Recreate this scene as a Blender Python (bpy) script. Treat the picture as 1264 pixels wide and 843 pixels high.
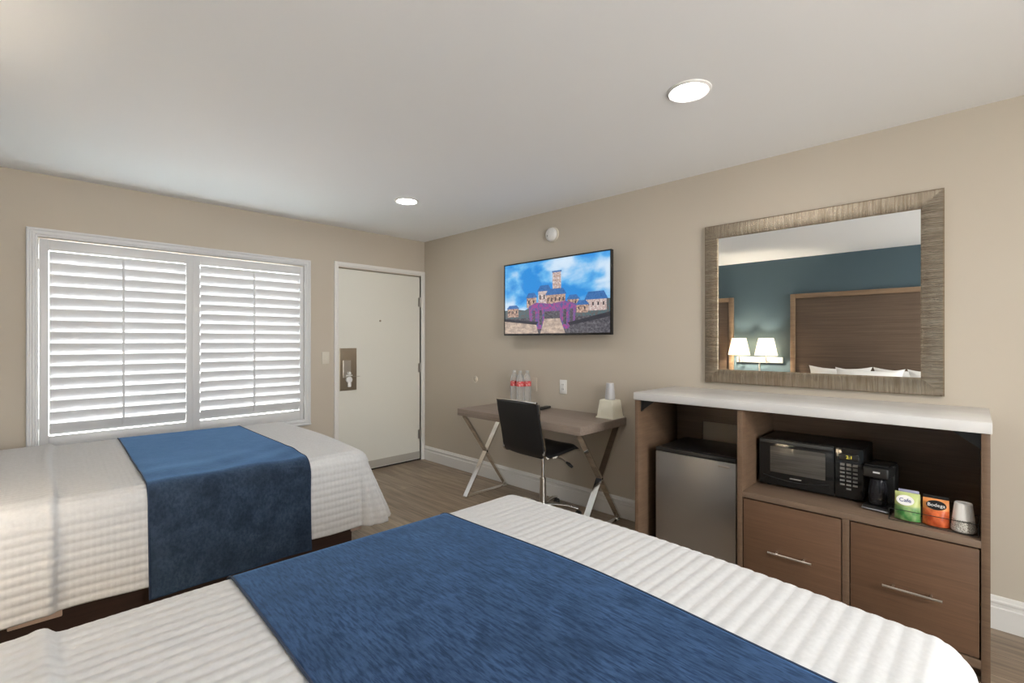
import bpy, bmesh, math, random
import numpy as np
from mathutils import Vector, Matrix
random.seed(4)
for o in list(bpy.data.objects): bpy.data.objects.remove(o)
SC = bpy.context.scene
COL = SC.collection
PI = math.pi

# ---------------------------------------------------------------- camera
cam = bpy.data.cameras.new('camera'); camo = bpy.data.objects.new('camera', cam); COL.objects.link(camo)
camo.location = (0, 0, 1.334)
camo.rotation_euler = (PI/2, 0, math.radians(44.242-90))
cam.lens = 36*586/1264; cam.sensor_width = 36; cam.shift_y = -1.5/1264
cam.clip_start = 0.02
SC.camera = camo
# ---------------------------------------------------------------- exposure
SC.view_settings.view_transform = 'Standard'
SC.view_settings.look = 'None'
SC.view_settings.gamma = 1
SC.view_settings.use_curve_mapping = False
SC.view_settings.exposure = 1.25
SC.cycles.max_bounces = 14
SC.cycles.diffuse_bounces = 8
SC.cycles.glossy_bounces = 6
SC.cycles.transparent_max_bounces = 24
SC.cycles.transmission_bounces = 8
SC.cycles.sample_clamp_indirect = 8
SC.cycles.use_denoising = True
# ---------------------------------------------------------------- light levels
SKY = 7.0
DOWNLIGHT = 50.0
SCONCE = 22.0
FILL_DOME = 130.0  # strength of the added dome lamp behind the camera
LAMP_RGB = (1.0, 0.965, 0.92)

w = bpy.data.worlds.new('sky'); SC.world = w; w.use_nodes = True
wn = w.node_tree.nodes; wl = w.node_tree.links
bgn = wn['Background']
tc = wn.new('ShaderNodeTexCoord'); sx = wn.new('ShaderNodeSeparateXYZ'); rm = wn.new('ShaderNodeValToRGB')
wl.new(tc.outputs['Generated'], sx.inputs[0]); wl.new(sx.outputs['Z'], rm.inputs[0])
rm.color_ramp.elements[0].position = 0.0; rm.color_ramp.elements[0].color = (0.85, 0.83, 0.80, 1)
rm.color_ramp.elements[1].position = 0.35; rm.color_ramp.elements[1].color = (0.84, 0.93, 1.0, 1)
wl.new(rm.outputs[0], bgn.inputs[0]); bgn.inputs[1].default_value = SKY

# room numbers
XR = 3.146      # right wall (television, mirror)
YL = 4.442      # left wall (window, door)
XB = -0.96      # head wall
YN = -2.6       # wall behind the camera
ZC = 2.44

# window portal and lamps
def area(name, loc, rot, sx_, sy_, energy, color=(1, 1, 1), portal=False, shape='RECTANGLE'):
    l = bpy.data.lights.new(name, 'AREA'); l.shape = shape; l.size = sx_; l.size_y = sy_
    l.energy = energy; l.color = color
    o = bpy.data.objects.new(name, l); COL.objects.link(o); o.location = loc; o.rotation_euler = rot
    if portal: l.cycles.is_portal = True
    return o
area('window_portal', (0.93, YL+0.17, 1.30), (-PI/2, 0, 0), 1.74, 1.42, 1, portal=True)
area('window_portal', (0.50, YN-0.12, 1.325), (PI/2, 0, 0), 2.0, 1.75, 1, portal=True)  # portal of the added window behind the camera

# ---------------------------------------------------------------- materials
def pin(b, names, v):
    for n in names:
        if n in b.inputs:
            b.inputs[n].default_value = v; return
class Mat:
    def __init__(s, name, col, rough=0.5, metal=0.0, spec=0.5, **k):
        s.m = bpy.data.materials.new(name); s.m.use_nodes = True
        s.nt = s.m.node_tree; s.n = s.nt.nodes; s.l = s.nt.links
        s.b = s.n['Principled BSDF']
        s.b.inputs['Base Color'].default_value = (*col, 1)
        s.b.inputs['Roughness'].default_value = rough
        s.b.inputs['Metallic'].default_value = metal
        pin(s.b, ['Specular IOR Level'], spec)
        if 'sheen' in k:
            pin(s.b, ['Sheen Weight'], k['sheen']); pin(s.b, ['Sheen Roughness'], k.get('sr', 0.4))
            pin(s.b, ['Sheen Tint'], (*k.get('st', (1, 1, 1)), 1))
        if 'coat' in k: pin(s.b, ['Coat Weight'], k['coat']); pin(s.b, ['Coat Roughness'], k.get('cr', 0.05))
        if 'trans' in k: pin(s.b, ['Transmission Weight'], k['trans'])
        if 'emit' in k: pin(s.b, ['Emission Color'], (*k['emit'], 1)); pin(s.b, ['Emission Strength'], k.get('es', 1))
    def coord(s, scale=(1, 1, 1), rot=(0, 0, 0), kind='Object'):
        t = s.n.new('ShaderNodeTexCoord'); m = s.n.new('ShaderNodeMapping')
        m.inputs['Scale'].default_value = scale; m.inputs['Rotation'].default_value = rot
        s.l.new(t.outputs[kind], m.inputs[0]); return m.outputs[0]
    def noise(s, vec, scale=5, detail=4, rough=0.5, dist=0):
        t = s.n.new('ShaderNodeTexNoise'); t.inputs['Scale'].default_value = scale
        t.inputs['Detail'].default_value = detail; t.inputs['Roughness'].default_value = rough
        t.inputs['Distortion'].default_value = dist
        s.l.new(vec, t.inputs['Vector']); return t.outputs['Fac']
    def ramp(s, fac, stops):
        r = s.n.new('ShaderNodeValToRGB'); e = r.color_ramp.elements
        while len(e) < len(stops): e.new(0.5)
        for q, (p, c) in zip(e, stops): q.position = p; q.color = (*c, 1) if len(c) == 3 else c
        s.l.new(fac, r.inputs[0]); return r.outputs[0]
    def mix(s, a, b, f=0.5, mode='MIX'):
        m = s.n.new('ShaderNodeMix'); m.data_type = 'RGBA'; m.blend_type = mode
        for i, v in ((6, a), (7, b), (0, f)):
            if isinstance(v, bpy.types.NodeSocket): s.l.new(v, m.inputs[i])
            elif i == 0: m.inputs[0].default_value = v
            else: m.inputs[i].default_value = (*v, 1)
        return m.outputs[2]
    def color(s, out): s.l.new(out, s.b.inputs['Base Color']); return s
    def rough(s, out): s.l.new(out, s.b.inputs['Roughness']); return s
    def bump(s, h, strength=0.3, dist=0.002):
        b = s.n.new('ShaderNodeBump'); b.inputs['Strength'].default_value = strength
        b.inputs['Distance'].default_value = dist
        s.l.new(h, b.inputs['Height']); s.l.new(b.outputs[0], s.b.inputs['Normal']); return s

def wall_mat(name, c1, c2):
    m = Mat(name, c1, 0.62, spec=0.35)
    v = m.coord((1, 1, 1))
    f = m.noise(v, 1.1, 3)
    g = m.noise(m.coord((260, 260, 40)), 1, 2)
    m.color(m.mix(m.ramp(f, [(0.35, c1), (0.7, c2)]), (0.5, 0.5, 0.5), 0.0))
    m.bump(g, 0.12, 0.001)
    return m.m
M = {}
M['wall'] = wall_mat('beige_wallpaper', (0.505, 0.450, 0.374), (0.525, 0.470, 0.392))
M['blue_wall'] = wall_mat('slate_blue_paint', (0.064, 0.102, 0.124), (0.070, 0.110, 0.132))
m = Mat('ceiling_paint', (0.90, 0.915, 0.93), 0.8, spec=0.2); m.bump(m.noise(m.coord(), 60, 3), 0.1, 0.002); M['ceiling'] = m.m
m = Mat('white_trim_paint', (0.74, 0.725, 0.70), 0.38); M['trim'] = m.m
m = Mat('shutter_paint', (0.66, 0.665, 0.675), 0.4); M['shutter'] = m.m
m = Mat('door_paint', (0.71, 0.70, 0.635), 0.4); m.bump(m.noise(m.coord((1, 1, .3)), 25, 3), 0.08, 0.001); M['door'] = m.m
m = Mat('white_plastic', (0.78, 0.77, 0.75), 0.32); m.bump(m.noise(m.coord(), 80, 1), 0.03, 0.0005); M['white_plastic'] = m.m
m = Mat('ivory_plastic', (0.66, 0.62, 0.53), 0.4); m.bump(m.noise(m.coord(), 80, 1), 0.03, 0.0005); M['ivory'] = m.m
m = Mat('cream_plastic', (0.86, 0.83, 0.70), 0.4); m.bump(m.noise(m.coord(), 60, 1), 0.03, 0.0005); M['cream'] = m.m

# floor planks running along y
m = Mat('vinyl_planks', (0.2, 0.15, 0.11), 0.38)
v = m.coord((1, 1, 1), (0, 0, PI/2))
br = m.n.new('ShaderNodeTexBrick'); br.offset = 0.37; br.inputs['Scale'].default_value = 1
br.inputs['Brick Width'].default_value = 1.22; br.inputs['Row Height'].default_value = 0.18
br.inputs['Mortar Size'].default_value = 0.0016; br.inputs['Mortar Smooth'].default_value = 0.3
br.inputs['Color1'].default_value = (0.265, 0.200, 0.145, 1); br.inputs['Color2'].default_value = (0.36, 0.285, 0.21, 1)
br.inputs['Mortar'].default_value = (0.06, 0.04, 0.03, 1)
m.l.new(v, br.inputs['Vector'])
g1 = m.noise(m.coord((14, 1.1, 1)), 1.6, 6, 0.65, 0.6)
g2 = m.noise(m.coord((70, 3, 1)), 1.0, 4, 0.6)
c = m.mix(br.outputs['Color'], m.ramp(g1, [(0.3, (0.5, 0.48, 0.46)), (0.65, (1.15, 1.13, 1.1))]), 1.0, 'MULTIPLY')
c = m.mix(c, m.ramp(g2, [(0.3, (0.8, 0.8, 0.8)), (0.7, (1.08, 1.08, 1.08))]), 1.0, 'MULTIPLY')
m.color(c); m.bump(g2, 0.15, 0.001); M['floor'] = m.m

def wood(name, dark, light, scale, rough=0.45, bump=0.1):
    m = Mat(name, light, rough)
    f = m.noise(m.coord(scale), 1.0, 6, 0.62, 0.4)
    g = m.noise(m.coord(tuple(x*3 for x in scale)), 1.0, 3)
    a = m.ramp(f, [(0.3, dark), (0.7, light)])
    m.color(m.mix(a, m.ramp(g, [(0.3, (0.86, 0.86, 0.86)), (0.7, (1.05, 1.05, 1.05))]), 1.0, 'MULTIPLY'))
    m.bump(g, bump, 0.0008)
    return m.m
M['cab'] = wood('cabinet_laminate', (0.125, 0.076, 0.046), (0.162, 0.102, 0.064), (6, 2, 60))
M['cab_top'] = wood('cabinet_shelf_laminate', (0.165, 0.110, 0.074), (0.205, 0.143, 0.100), (60, 2, 6))
M['drawer'] = wood('drawer_laminate', (0.112, 0.058, 0.031), (0.138, 0.074, 0.041), (6, 2, 50))
M['desk'] = wood('desk_laminate', (0.225, 0.175, 0.142), (0.29, 0.232, 0.192), (55, 2, 55))
M['headboard_panel'] = wood('headboard_dark_grain', (0.085, 0.055, 0.036), (0.135, 0.092, 0.062), (6, 1.2, 70))
M['headboard_frame'] = wood('headboard_frame_wood', (0.20, 0.13, 0.08), (0.26, 0.175, 0.11), (20, 2, 20))
M['bed_base'] = wood('bed_base_dark', (0.030, 0.014, 0.010), (0.048, 0.022, 0.015), (2, 40, 40))

def fabric(name, c1, c2, scale, rough=0.85, sheen=0.2, bump=0.3, bd=0.002, st=(1, 1, 1)):
    m = Mat(name, c1, rough, spec=0.2, sheen=sheen, st=st)
    f = m.noise(m.coord(scale), 1.0, 4, 0.6)
    m.color(m.ramp(f, [(0.35, c1), (0.65, c2)])); m.bump(f, bump, bd)
    return m
M['quilt'] = fabric('white_quilt', (0.555, 0.555, 0.56), (0.60, 0.60, 0.605), (70, 70, 70), bump=0.15).m
M['pillow'] = fabric('white_pillowcase', (0.78, 0.77, 0.75), (0.82, 0.81, 0.79), (120, 120, 120), bump=0.1).m
M['sheet'] = fabric('peach_sheet', (0.62, 0.47, 0.38), (0.66, 0.51, 0.42), (80, 80, 80)).m
M['mattress'] = fabric('mattress_ticking', (0.55, 0.50, 0.44), (0.6, 0.55, 0.5), (90, 90, 90)).m
# chenille for the near runner: dashes lying across the bed
def runner_mat(name, base, dark, hi, dash, sh):
    m = Mat(name, base, 0.8, spec=0.15, sheen=sh, sr=0.5, st=(0.22, 0.50, 1.0))
    a = m.noise(m.coord(dash), 1.0, 3, 0.6, 0.2)
    b = m.noise(m.coord((9, 9, 9)), 1.0, 5, 0.6, 0.5)
    c = m.ramp(a, [(0.38, dark), (0.50, base), (0.68, hi)])
    c = m.mix(c, m.ramp(b, [(0.34, (0.5, 0.5, 0.55)), (0.62, (1.15, 1.15, 1.15))]), 1.0, 'MULTIPLY')
    m.color(c); m.bump(m.mix(a, b, 0.5), 0.5, 0.004); return m.m
M['runner_near'] = runner_mat('blue_chenille', (0.018, 0.038, 0.088), (0.006, 0.013, 0.036), (0.032, 0.062, 0.126), (150, 24, 60), 0.36)
M['runner_far'] = runner_mat('blue_velvet', (0.022, 0.036, 0.062), (0.015, 0.026, 0.046), (0.030, 0.046, 0.075), (90, 60, 60), 0.62)
M['piping'] = Mat('navy_piping', (0.018, 0.035, 0.075), 0.7).m

def metal(name, col, rough, scale=(60, 60, 60), b=0.03):
    m = Mat(name, col, rough, 1.0)
    m.bump(m.noise(m.coord(scale), 1.0, 2), b, 0.0005); return m.m
M['chrome'] = metal('chrome', (0.78, 0.76, 0.73), 0.06, b=0.01)
M['nickel'] = metal('brushed_nickel', (0.62, 0.58, 0.52), 0.28)
M['bronze'] = metal('aged_lock_plate', (0.42, 0.36, 0.28), 0.32, (8, 8, 8), 0.1)
M['steel'] = metal('brushed_steel', (0.42, 0.415, 0.41), 0.38, (400, 400, 4), 0.06)
M['hinge'] = metal('hinge_steel', (0.42, 0.40, 0.37), 0.4)
m = Mat('black_leather', (0.012, 0.012, 0.013), 0.42); m.bump(m.noise(m.coord(), 260, 2), 0.15, 0.001); M['leather'] = m.m
m = Mat('black_plastic', (0.014, 0.014, 0.014), 0.35); m.bump(m.noise(m.coord(), 120, 1), 0.05, 0.0005); M['black'] = m.m
m = Mat('black_gloss', (0.012, 0.012, 0.012), 0.12); m.bump(m.noise(m.coord(), 20, 1), 0.01, 0.0005); M['gloss'] = m.m
m = Mat('oven_window', (0.075, 0.068, 0.058), 0.22); m.color(m.ramp(m.noise(m.coord((4, 4, 120)), 1.0, 3), [(0.3, (0.055, 0.05, 0.043)), (0.7, (0.10, 0.09, 0.078))])); M['oven'] = m.m
m = Mat('quartz', (0.62, 0.61, 0.60), 0.22); m.color(m.ramp(m.noise(m.coord(), 5, 5), [(0.35, (0.575, 0.565, 0.555)), (0.65, (0.63, 0.62, 0.61))])); M['quartz'] = m.m
M['mirror'] = Mat('mirror_glass', (0.93, 0.94, 0.93), 0.0, 1.0).m
def ribbed(name, axis):
    m = Mat(name, (0.38, 0.32, 0.25), 0.27, 0.9)
    sc = [18, 18, 18]; sc[axis] = 330
    a = m.noise(m.coord(tuple(sc)), 1.0, 2, 0.5)
    sc2 = [7, 7, 7]; sc2[axis] = 120
    b_ = m.noise(m.coord(tuple(sc2)), 1.0, 3)
    m.color(m.ramp(b_, [(0.3, (0.27, 0.215, 0.155)), (0.7, (0.46, 0.40, 0.32))]))
    m.bump(a, 0.55, 0.003); return m.m
M['rib_y'] = ribbed('champagne_ribs_across_rails', 1)
M['rib_z'] = ribbed('champagne_ribs_across_stiles', 2)

def thin(name, tint, alpha, rough=0.03):
    m = Mat(name, tint, rough)
    mx = m.n.new('ShaderNodeMixShader'); tr = m.n.new('ShaderNodeBsdfTransparent')
    fr = m.n.new('ShaderNodeFresnel'); fr.inputs[0].default_value = 1.35
    ad = m.n.new('ShaderNodeMath'); ad.operation = 'ADD'; ad.inputs[1].default_value = alpha
    m.l.new(fr.outputs[0], ad.inputs[0]); m.l.new(ad.outputs[0], mx.inputs[0])
    m.l.new(tr.outputs[0], mx.inputs[1]); m.l.new(m.b.outputs[0], mx.inputs[2])
    m.l.new(mx.outputs[0], m.n['Material Output'].inputs['Surface']); return m.m
M['glass'] = thin('window_glass', (0.8, 0.85, 0.85), 0.02)
M['pet'] = thin('clear_bottle_plastic', (0.66, 0.66, 0.65), 0.24, 0.12)
M['carafe'] = thin('tinted_carafe', (0.03, 0.03, 0.035), 0.55, 0.05)
M['cupclear'] = thin('frosted_cup_plastic', (0.85, 0.85, 0.87), 0.45, 0.3)
m = Mat('red_label', (0.55, 0.02, 0.03), 0.4); m.color(m.ramp(m.noise(m.coord((60, 60, 90)), 1.0, 2), [(0.45, (0.60, 0.03, 0.04)), (0.6, (0.72, 0.30, 0.28))])); M['red'] = m.m
M['emit_down'] = Mat('lit_lens', (1, 1, 1), 0.5, emit=LAMP_RGB, es=DOWNLIGHT).m
M['emit_dome'] = Mat('lit_fill_dome', (1, 1, 1), 0.5, emit=(1, .95, .88), es=FILL_DOME).m
m = Mat('lamp_shade_cloth', (0.95, 0.9, 0.8), 0.8)
mx = m.n.new('ShaderNodeMixShader'); tr = m.n.new('ShaderNodeBsdfTranslucent'); tr.inputs[0].default_value = (1, 0.9, 0.74, 1)
mx.inputs[0].default_value = 0.6; m.l.new(m.b.outputs[0], mx.inputs[1]); m.l.new(tr.outputs[0], mx.inputs[2])
m.l.new(mx.outputs[0], m.n['Material Output'].inputs['Surface']); M['shade'] = m.m
M['bulb'] = Mat('lit_bulb', (1, 1, 1), 0.5, emit=(1, 0.85, 0.66), es=SCONCE*14).m
M['clock'] = Mat('lit_clock_digits', (0.4, 0.35, 0.02), 0.5, emit=(0.85, 0.7, 0.1), es=0.35).m
m = Mat('orange_bag', (0.8, 0.25, 0.05), 0.35)
f = m.noise(m.coord((30, 30, 30)), 1.0, 3)
sp = m.n.new('ShaderNodeSeparateXYZ'); m.l.new(m.coord(), sp.inputs[0])
zr = m.ramp(sp.outputs['Z'], [(0.0, (0.0, 0, 0)), (0.066, (0, 0, 0)), (0.07, (1, 1, 1)), (0.2, (1, 1, 1))])
lo = m.ramp(f, [(0.35, (0.42, 0.06, 0.015)), (0.65, (0.75, 0.17, 0.05))])
m.color(m.mix(lo, (0.86, 0.33, 0.10), zr)); M['orange'] = m.m
m = Mat('green_bag', (0.3, 0.5, 0.1), 0.35)
f = m.noise(m.coord((30, 30, 30)), 1.0, 3)
sp = m.n.new('ShaderNodeSeparateXYZ'); m.l.new(m.coord(), sp.inputs[0])
zr = m.ramp(sp.outputs['Z'], [(0.0, (0.0, 0, 0)), (0.060, (0, 0, 0)), (0.064, (1, 1, 1)), (0.2, (1, 1, 1))])
lo = m.ramp(f, [(0.35, (0.05, 0.22, 0.05)), (0.65, (0.30, 0.42, 0.18))])
m.color(m.mix(lo, (0.50, 0.56, 0.22), zr)); M['green'] = m.m
m = Mat('speckled_paper', (0.7, 0.68, 0.62), 0.6); m.color(m.ramp(m.noise(m.coord((300, 300, 300)), 1.0, 2), [(0.42, (0.32, 0.29, 0.25)), (0.56, (0.78, 0.76, 0.70))])); M['speckle'] = m.m
M['paper'] = Mat('white_paper', (0.92, 0.90, 0.87), 0.55).m
M['lavender'] = Mat('lavender_seal', (0.36, 0.36, 0.50), 0.4).m

# ---------------------------------------------------------------- geometry helpers
def box(bm, x0, x1, y0, y1, z0, z1, bev=0.0, seg=2):
    vs = [bm.verts.new((x, y, z)) for z in (z0, z1) for x, y in ((x0, y0), (x1, y0), (x1, y1), (x0, y1))]
    fs = [bm.faces.new([vs[i] for i in q]) for q in ((3, 2, 1, 0), (4, 5, 6, 7), (0, 1, 5, 4), (1, 2, 6, 5), (2, 3, 7, 6), (3, 0, 4, 7))]
    if bev > 0:
        es = list({e for f in fs for e in f.edges})
        bmesh.ops.bevel(bm, geom=es, offset=bev, segments=seg, affect='EDGES', profile=0.5)
    return bm
def B(*a, **k): return box(bmesh.new(), *a, **k)
def tube(bm, pts, r, n=10, cap=True, closed=False, flat=None):
    """sweep a circle (or a rectangle w x h when flat=(w,h,upvector)) along points"""
    P = [Vector(p) for p in pts]; rings = []
    N = len(P)
    up = Vector(flat[2]) if flat else Vector((0, 0, 1))
    prev = None
    for i, p in enumerate(P):
        if closed: t = P[(i+1) % N]-P[i-1]
        elif i == 0: t = P[1]-P[0]
        elif i == N-1: t = P[-1]-P[-2]
        else: t = (P[i+1]-p).normalized()+(p-P[i-1]).normalized()
        t.normalize()
        if flat: a = up.cross(t).normalized(); b_ = t.cross(a)
        else:
            if prev is None:
                ref = Vector((0, 0, 1)) if abs(t.z) < .9 else Vector((1, 0, 0))
                a = ref.cross(t).normalized()
            else: a = (prev-t*prev.dot(t)).normalized()
            b_ = t.cross(a); prev = a
        rr = r[i] if isinstance(r, (list, tuple)) else r
        if flat:
            w_, h_ = flat[0]/2, flat[1]/2
            rings.append([bm.verts.new(p+a*x*w_+b_*y*h_) for x, y in ((-1, -1), (1, -1), (1, 1), (-1, 1))])
        else:
            rings.append([bm.verts.new(p+a*math.cos(k*2*PI/n)*rr+b_*math.sin(k*2*PI/n)*rr) for k in range(n)])
    m_ = len(rings[0])
    R = range(N) if closed else range(N-1)
    for i in R:
        A, Bq = rings[i], rings[(i+1) % N]
        for k in range(m_): bm.faces.new((A[k], A[(k+1) % m_], Bq[(k+1) % m_], Bq[k]))
    if cap and not closed:
        bm.faces.new(rings[0][::-1]); bm.faces.new(rings[-1])
    return bm
def T(*a, **k): return tube(bmesh.new(), *a, **k)
def lathe(bm, prof, c=(0, 0, 0), n=32, axis='z', cap=True, closed=False):
    rings = []
    for r, h in prof:
        ring = []
        for k in range(n):
            a = k*2*PI/n; x, y = r*math.cos(a), r*math.sin(a)
            v = {'z': (x, y, h), 'x': (h, x, y), 'y': (x, h, y)}[axis]
            ring.append(bm.verts.new((v[0]+c[0], v[1]+c[1], v[2]+c[2])))
        rings.append(ring)
    L = len(rings)
    for i in range(L if closed else L-1):
        a_, b_ = rings[i], rings[(i+1) % L]
        for k in range(n): bm.faces.new((a_[k], a_[(k+1) % n], b_[(k+1) % n], b_[k]))
    if cap and not closed:
        if prof[0][0] > 1e-5: bm.faces.new(rings[0][::-1])
        if prof[-1][0] > 1e-5: bm.faces.new(rings[-1])
    return bm
def LA(*a, **k): return lathe(bmesh.new(), *a, **k)
def prism(bm, poly, z0, z1, mp=lambda x, y, z: (x, y, z)):
    a = [bm.verts.new(mp(x, y, z0)) for x, y in poly]; b_ = [bm.verts.new(mp(x, y, z1)) for x, y in poly]
    n = len(poly)
    bm.faces.new(a[::-1]); bm.faces.new(b_)
    for i in range(n): bm.faces.new((a[i], a[(i+1) % n], b_[(i+1) % n], b_[i]))
    return bm
def origin(o):
    p = Vector((0, 0, 0))
    while o: p = p+Vector(o.location); o = o.parent
    return p
def obj(name, bm, mat, parent=None, world=True, smooth=40, recenter=True, label=None):
    """one mesh object; geometry given in world coordinates, or in the parent's own when world=False"""
    bmesh.ops.recalc_face_normals(bm, faces=bm.faces[:])
    me = bpy.data.meshes.new(name)
    off = origin(parent) if (parent and world) else Vector((0, 0, 0))
    own = Vector((0, 0, 0))
    if parent is None and recenter and bm.verts:
        xs = [v.co for v in bm.verts]
        own = Vector(((min(v.x for v in xs)+max(v.x for v in xs))/2, (min(v.y for v in xs)+max(v.y for v in xs))/2, min(v.z for v in xs)))
        off = own
    for v in bm.verts: v.co -= off
    if smooth:
        lim = math.radians(smooth)
        for f in bm.faces: f.smooth = True
        for e in bm.edges:
            if len(e.link_faces) == 2 and e.calc_face_angle(0) > lim: e.smooth = False
    bm.to_mesh(me); bm.free()
    for mm in (mat if isinstance(mat, (list, tuple)) else [mat]): me.materials.append(mm)
    o = bpy.data.objects.new(name, me); COL.objects.link(o); o.parent = parent
    if parent is None: o.location = own
    if label: o['label'] = label
    return o
def tag(o, label, cat, group=None, kind=None):
    o['label'] = label; o['category'] = cat
    if group: o['group'] = group
    if kind: o['kind'] = kind
    return o
def thing(name, label, cat, loc, rotz=0, group=None):
    o = bpy.data.objects.new(name, None); COL.objects.link(o); o.location = loc; o.rotation_euler = (0, 0, rotz)
    o.empty_display_size = 0.1
    return tag(o, label, cat, group)
def struct(name, bm, mat, parent=None, smooth=0, **k):
    o = obj(name, bm, mat, parent, smooth=smooth, recenter=False, **k)
    if parent is None: o['kind'] = 'structure'
    return o
def sempty(name, loc):
    o = bpy.data.objects.new(name, None); COL.objects.link(o); o.location = loc; o['kind'] = 'structure'; return o
def text_mesh(name, s, size, mat, parent, loc, rot, extrude=0.0004, sx=1.0):
    """lettering as a mesh part; loc in world coordinates"""
    cu = bpy.data.curves.new(name, 'FONT'); cu.body = s; cu.size = size; cu.extrude = extrude
    cu.align_x = 'CENTER'; cu.align_y = 'CENTER'
    t = bpy.data.objects.new(name, cu); COL.objects.link(t)
    dg = bpy.context.evaluated_depsgraph_get(); dg.update()
    me = bpy.data.meshes.new_from_object(t.evaluated_get(dg))
    bpy.data.objects.remove(t)
    me.transform(Matrix.Diagonal((sx, 1, 1, 1)))
    me.materials.clear(); me.materials.append(mat)
    o = bpy.data.objects.new(name, me); COL.objects.link(o); o.parent = parent
    o.location = Vector(loc)-origin(parent); o.rotation_euler = rot
    return o
FACE_MX = (PI/2, 0, -PI/2)     # lettering that faces -x, read from inside the room
def copy_tree(o, parent=None):
    c_ = o.copy(); COL.objects.link(c_); c_.parent = parent
    for ch in [q for q in bpy.data.objects if q.parent == o]: copy_tree(ch, c_)
    return c_

# ================================================================ SETTING
struct('floor', B(XB-.1, XR+.1, YN-.1, YL+.12, -0.08, 0), M['floor'])
struct('ceiling', B(XB-.1, XR+.1, YN-.1, YL+.12, ZC, ZC+0.08), M['ceiling'])
struct('wall_right', B(XR, XR+.1, YN-.1, YL+.12, 0, ZC), M['wall'])
struct('wall_rear', B(XB-.1, XB, YN-.1, YL+.12, 0, ZC), M['blue_wall'])
bm = bmesh.new()
NX0, NX1, NZ0, NZ1 = -0.50, 1.50, 0.45, 2.20  # opening for the added window
for x0, x1, z0, z1 in ((XB, NX0, 0, ZC), (NX0, NX1, 0, NZ0), (NX0, NX1, NZ1, ZC), (NX1, XR, 0, ZC)): box(bm, x0, x1, YN-.1, YN, z0, z1)
struct('wall_near', bm, M['wall'])
WX0, WX1, WZ0, WZ1 = 0.060, 1.800, 0.600, 2.015      # window opening
DX0, DX1, DZ1 = 2.130, 3.098, 2.046                  # door opening
bm = bmesh.new()
WT = 0.16
for x0, x1, z0, z1 in ((XB, WX0, 0, ZC), (WX0, WX1, 0, WZ0), (WX0, WX1, WZ1, ZC), (WX1, DX0, 0, ZC), (DX0, DX1, DZ1, ZC), (DX1, XR, 0, ZC)):
    box(bm, x0, x1, YL, YL+WT, z0, z1)
bmesh.ops.remove_doubles(bm, verts=bm.verts, dist=1e-5)
struct('wall_left', bm, M['wall'])

# baseboards with a stepped profile
BP = [(0, 0), (0.017, 0), (0.017, 0.098), (0.013, 0.103), (0.013, 0.118), (0.016, 0.122), (0.016, 0.130), (0.010, 0.136), (0.008, 0.146), (0.004, 0.151), (0, 0.151)]
bm = bmesh.new()
prism(bm, BP, 1.4855, YL, lambda x, y, z: (XR-x, z, y)); prism(bm, BP, YN, -0.048, lambda x, y, z: (XR-x, z, y))
struct('baseboard_right', bm, M['trim'], smooth=30)
bm = bmesh.new()
prism(bm, BP, XB, 2.083, lambda x, y, z: (z, YL-x, y))
struct('baseboard_left', bm, M['trim'], smooth=30)
bm = bmesh.new(); prism(bm, BP, YN, YL, lambda x, y, z: (XB+x, z, y)); struct('baseboard_rear', bm, M['trim'], smooth=30)

# ---- picture-frame style casing swept round a rectangle in the xz plane
def casing(x0, x1, z0, z1, prof, yface, sides='LTRB'):
    """prof: list of (inset from outer edge, height off wall)"""
    bm = bmesh.new()
    def ring(cx, cz, sx_, sz_): return [bm.verts.new((cx+sx_*i, yface-h, cz+sz_*i)) for i, h in prof]
    c_ = {'bl': ring(x0, z0, 1, 1 if 'B' in sides else 0), 'tl': ring(x0, z1, 1, -1), 'tr': ring(x1, z1, -1, -1), 'br': ring(x1, z0, -1, 1 if 'B' in sides else 0)}
    segs = [('bl', 'tl'), ('tl', 'tr'), ('tr', 'br')]+([('br', 'bl')] if 'B' in sides else [])
    n = len(prof)
    for a, b_ in segs:
        A, Bq = c_[a], c_[b_]
        for k in range(n): bm.faces.new((A[k], A[(k+1) % n], Bq[(k+1) % n], Bq[k]))
    if 'B' not in sides:
        bm.faces.new(c_['bl'][::-1]); bm.faces.new(c_['br'])
    return bm
# window
win = sempty('window_1', (0.93, YL, 0.55))
WP = [(0, 0), (0, 0.030), (0.006, 0.034), (0.014, 0.034), (0.018, 0.028), (0.026, 0.028), (0.030, 0.032), (0.040, 0.032), (0.044, 0.022), (0.052, 0.020), (0.056, 0.0)]
struct('window_frame', casing(0.006, 1.854, 0.550, 2.075, WP, YL), M['shutter'], win, smooth=30)
struct('window_sill', B(0.004, 1.858, YL-0.036, YL, 0.553, 0.566, .003), M['shutter'], win)
bm = bmesh.new()
for a in ((WX0, WX0+.04, WZ0, WZ1), (WX1-.04, WX1, WZ0, WZ1), (WX0+.04, WX1-.04, WZ0, WZ0+.04), (WX0+.04, WX1-.04, WZ1-.04, WZ1), (0.91, 0.95, WZ0+.04, WZ1-.04)):
    box(bm, a[0], a[1], YL+.115, YL+.15, a[2], a[3])
struct('window_sash', bm, M['shutter'], win)
struct('window_pane', B(WX0+.02, WX1-.02, YL+.130, YL+.134, WZ0+.02, WZ1-.02), M['glass'], win)

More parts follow.
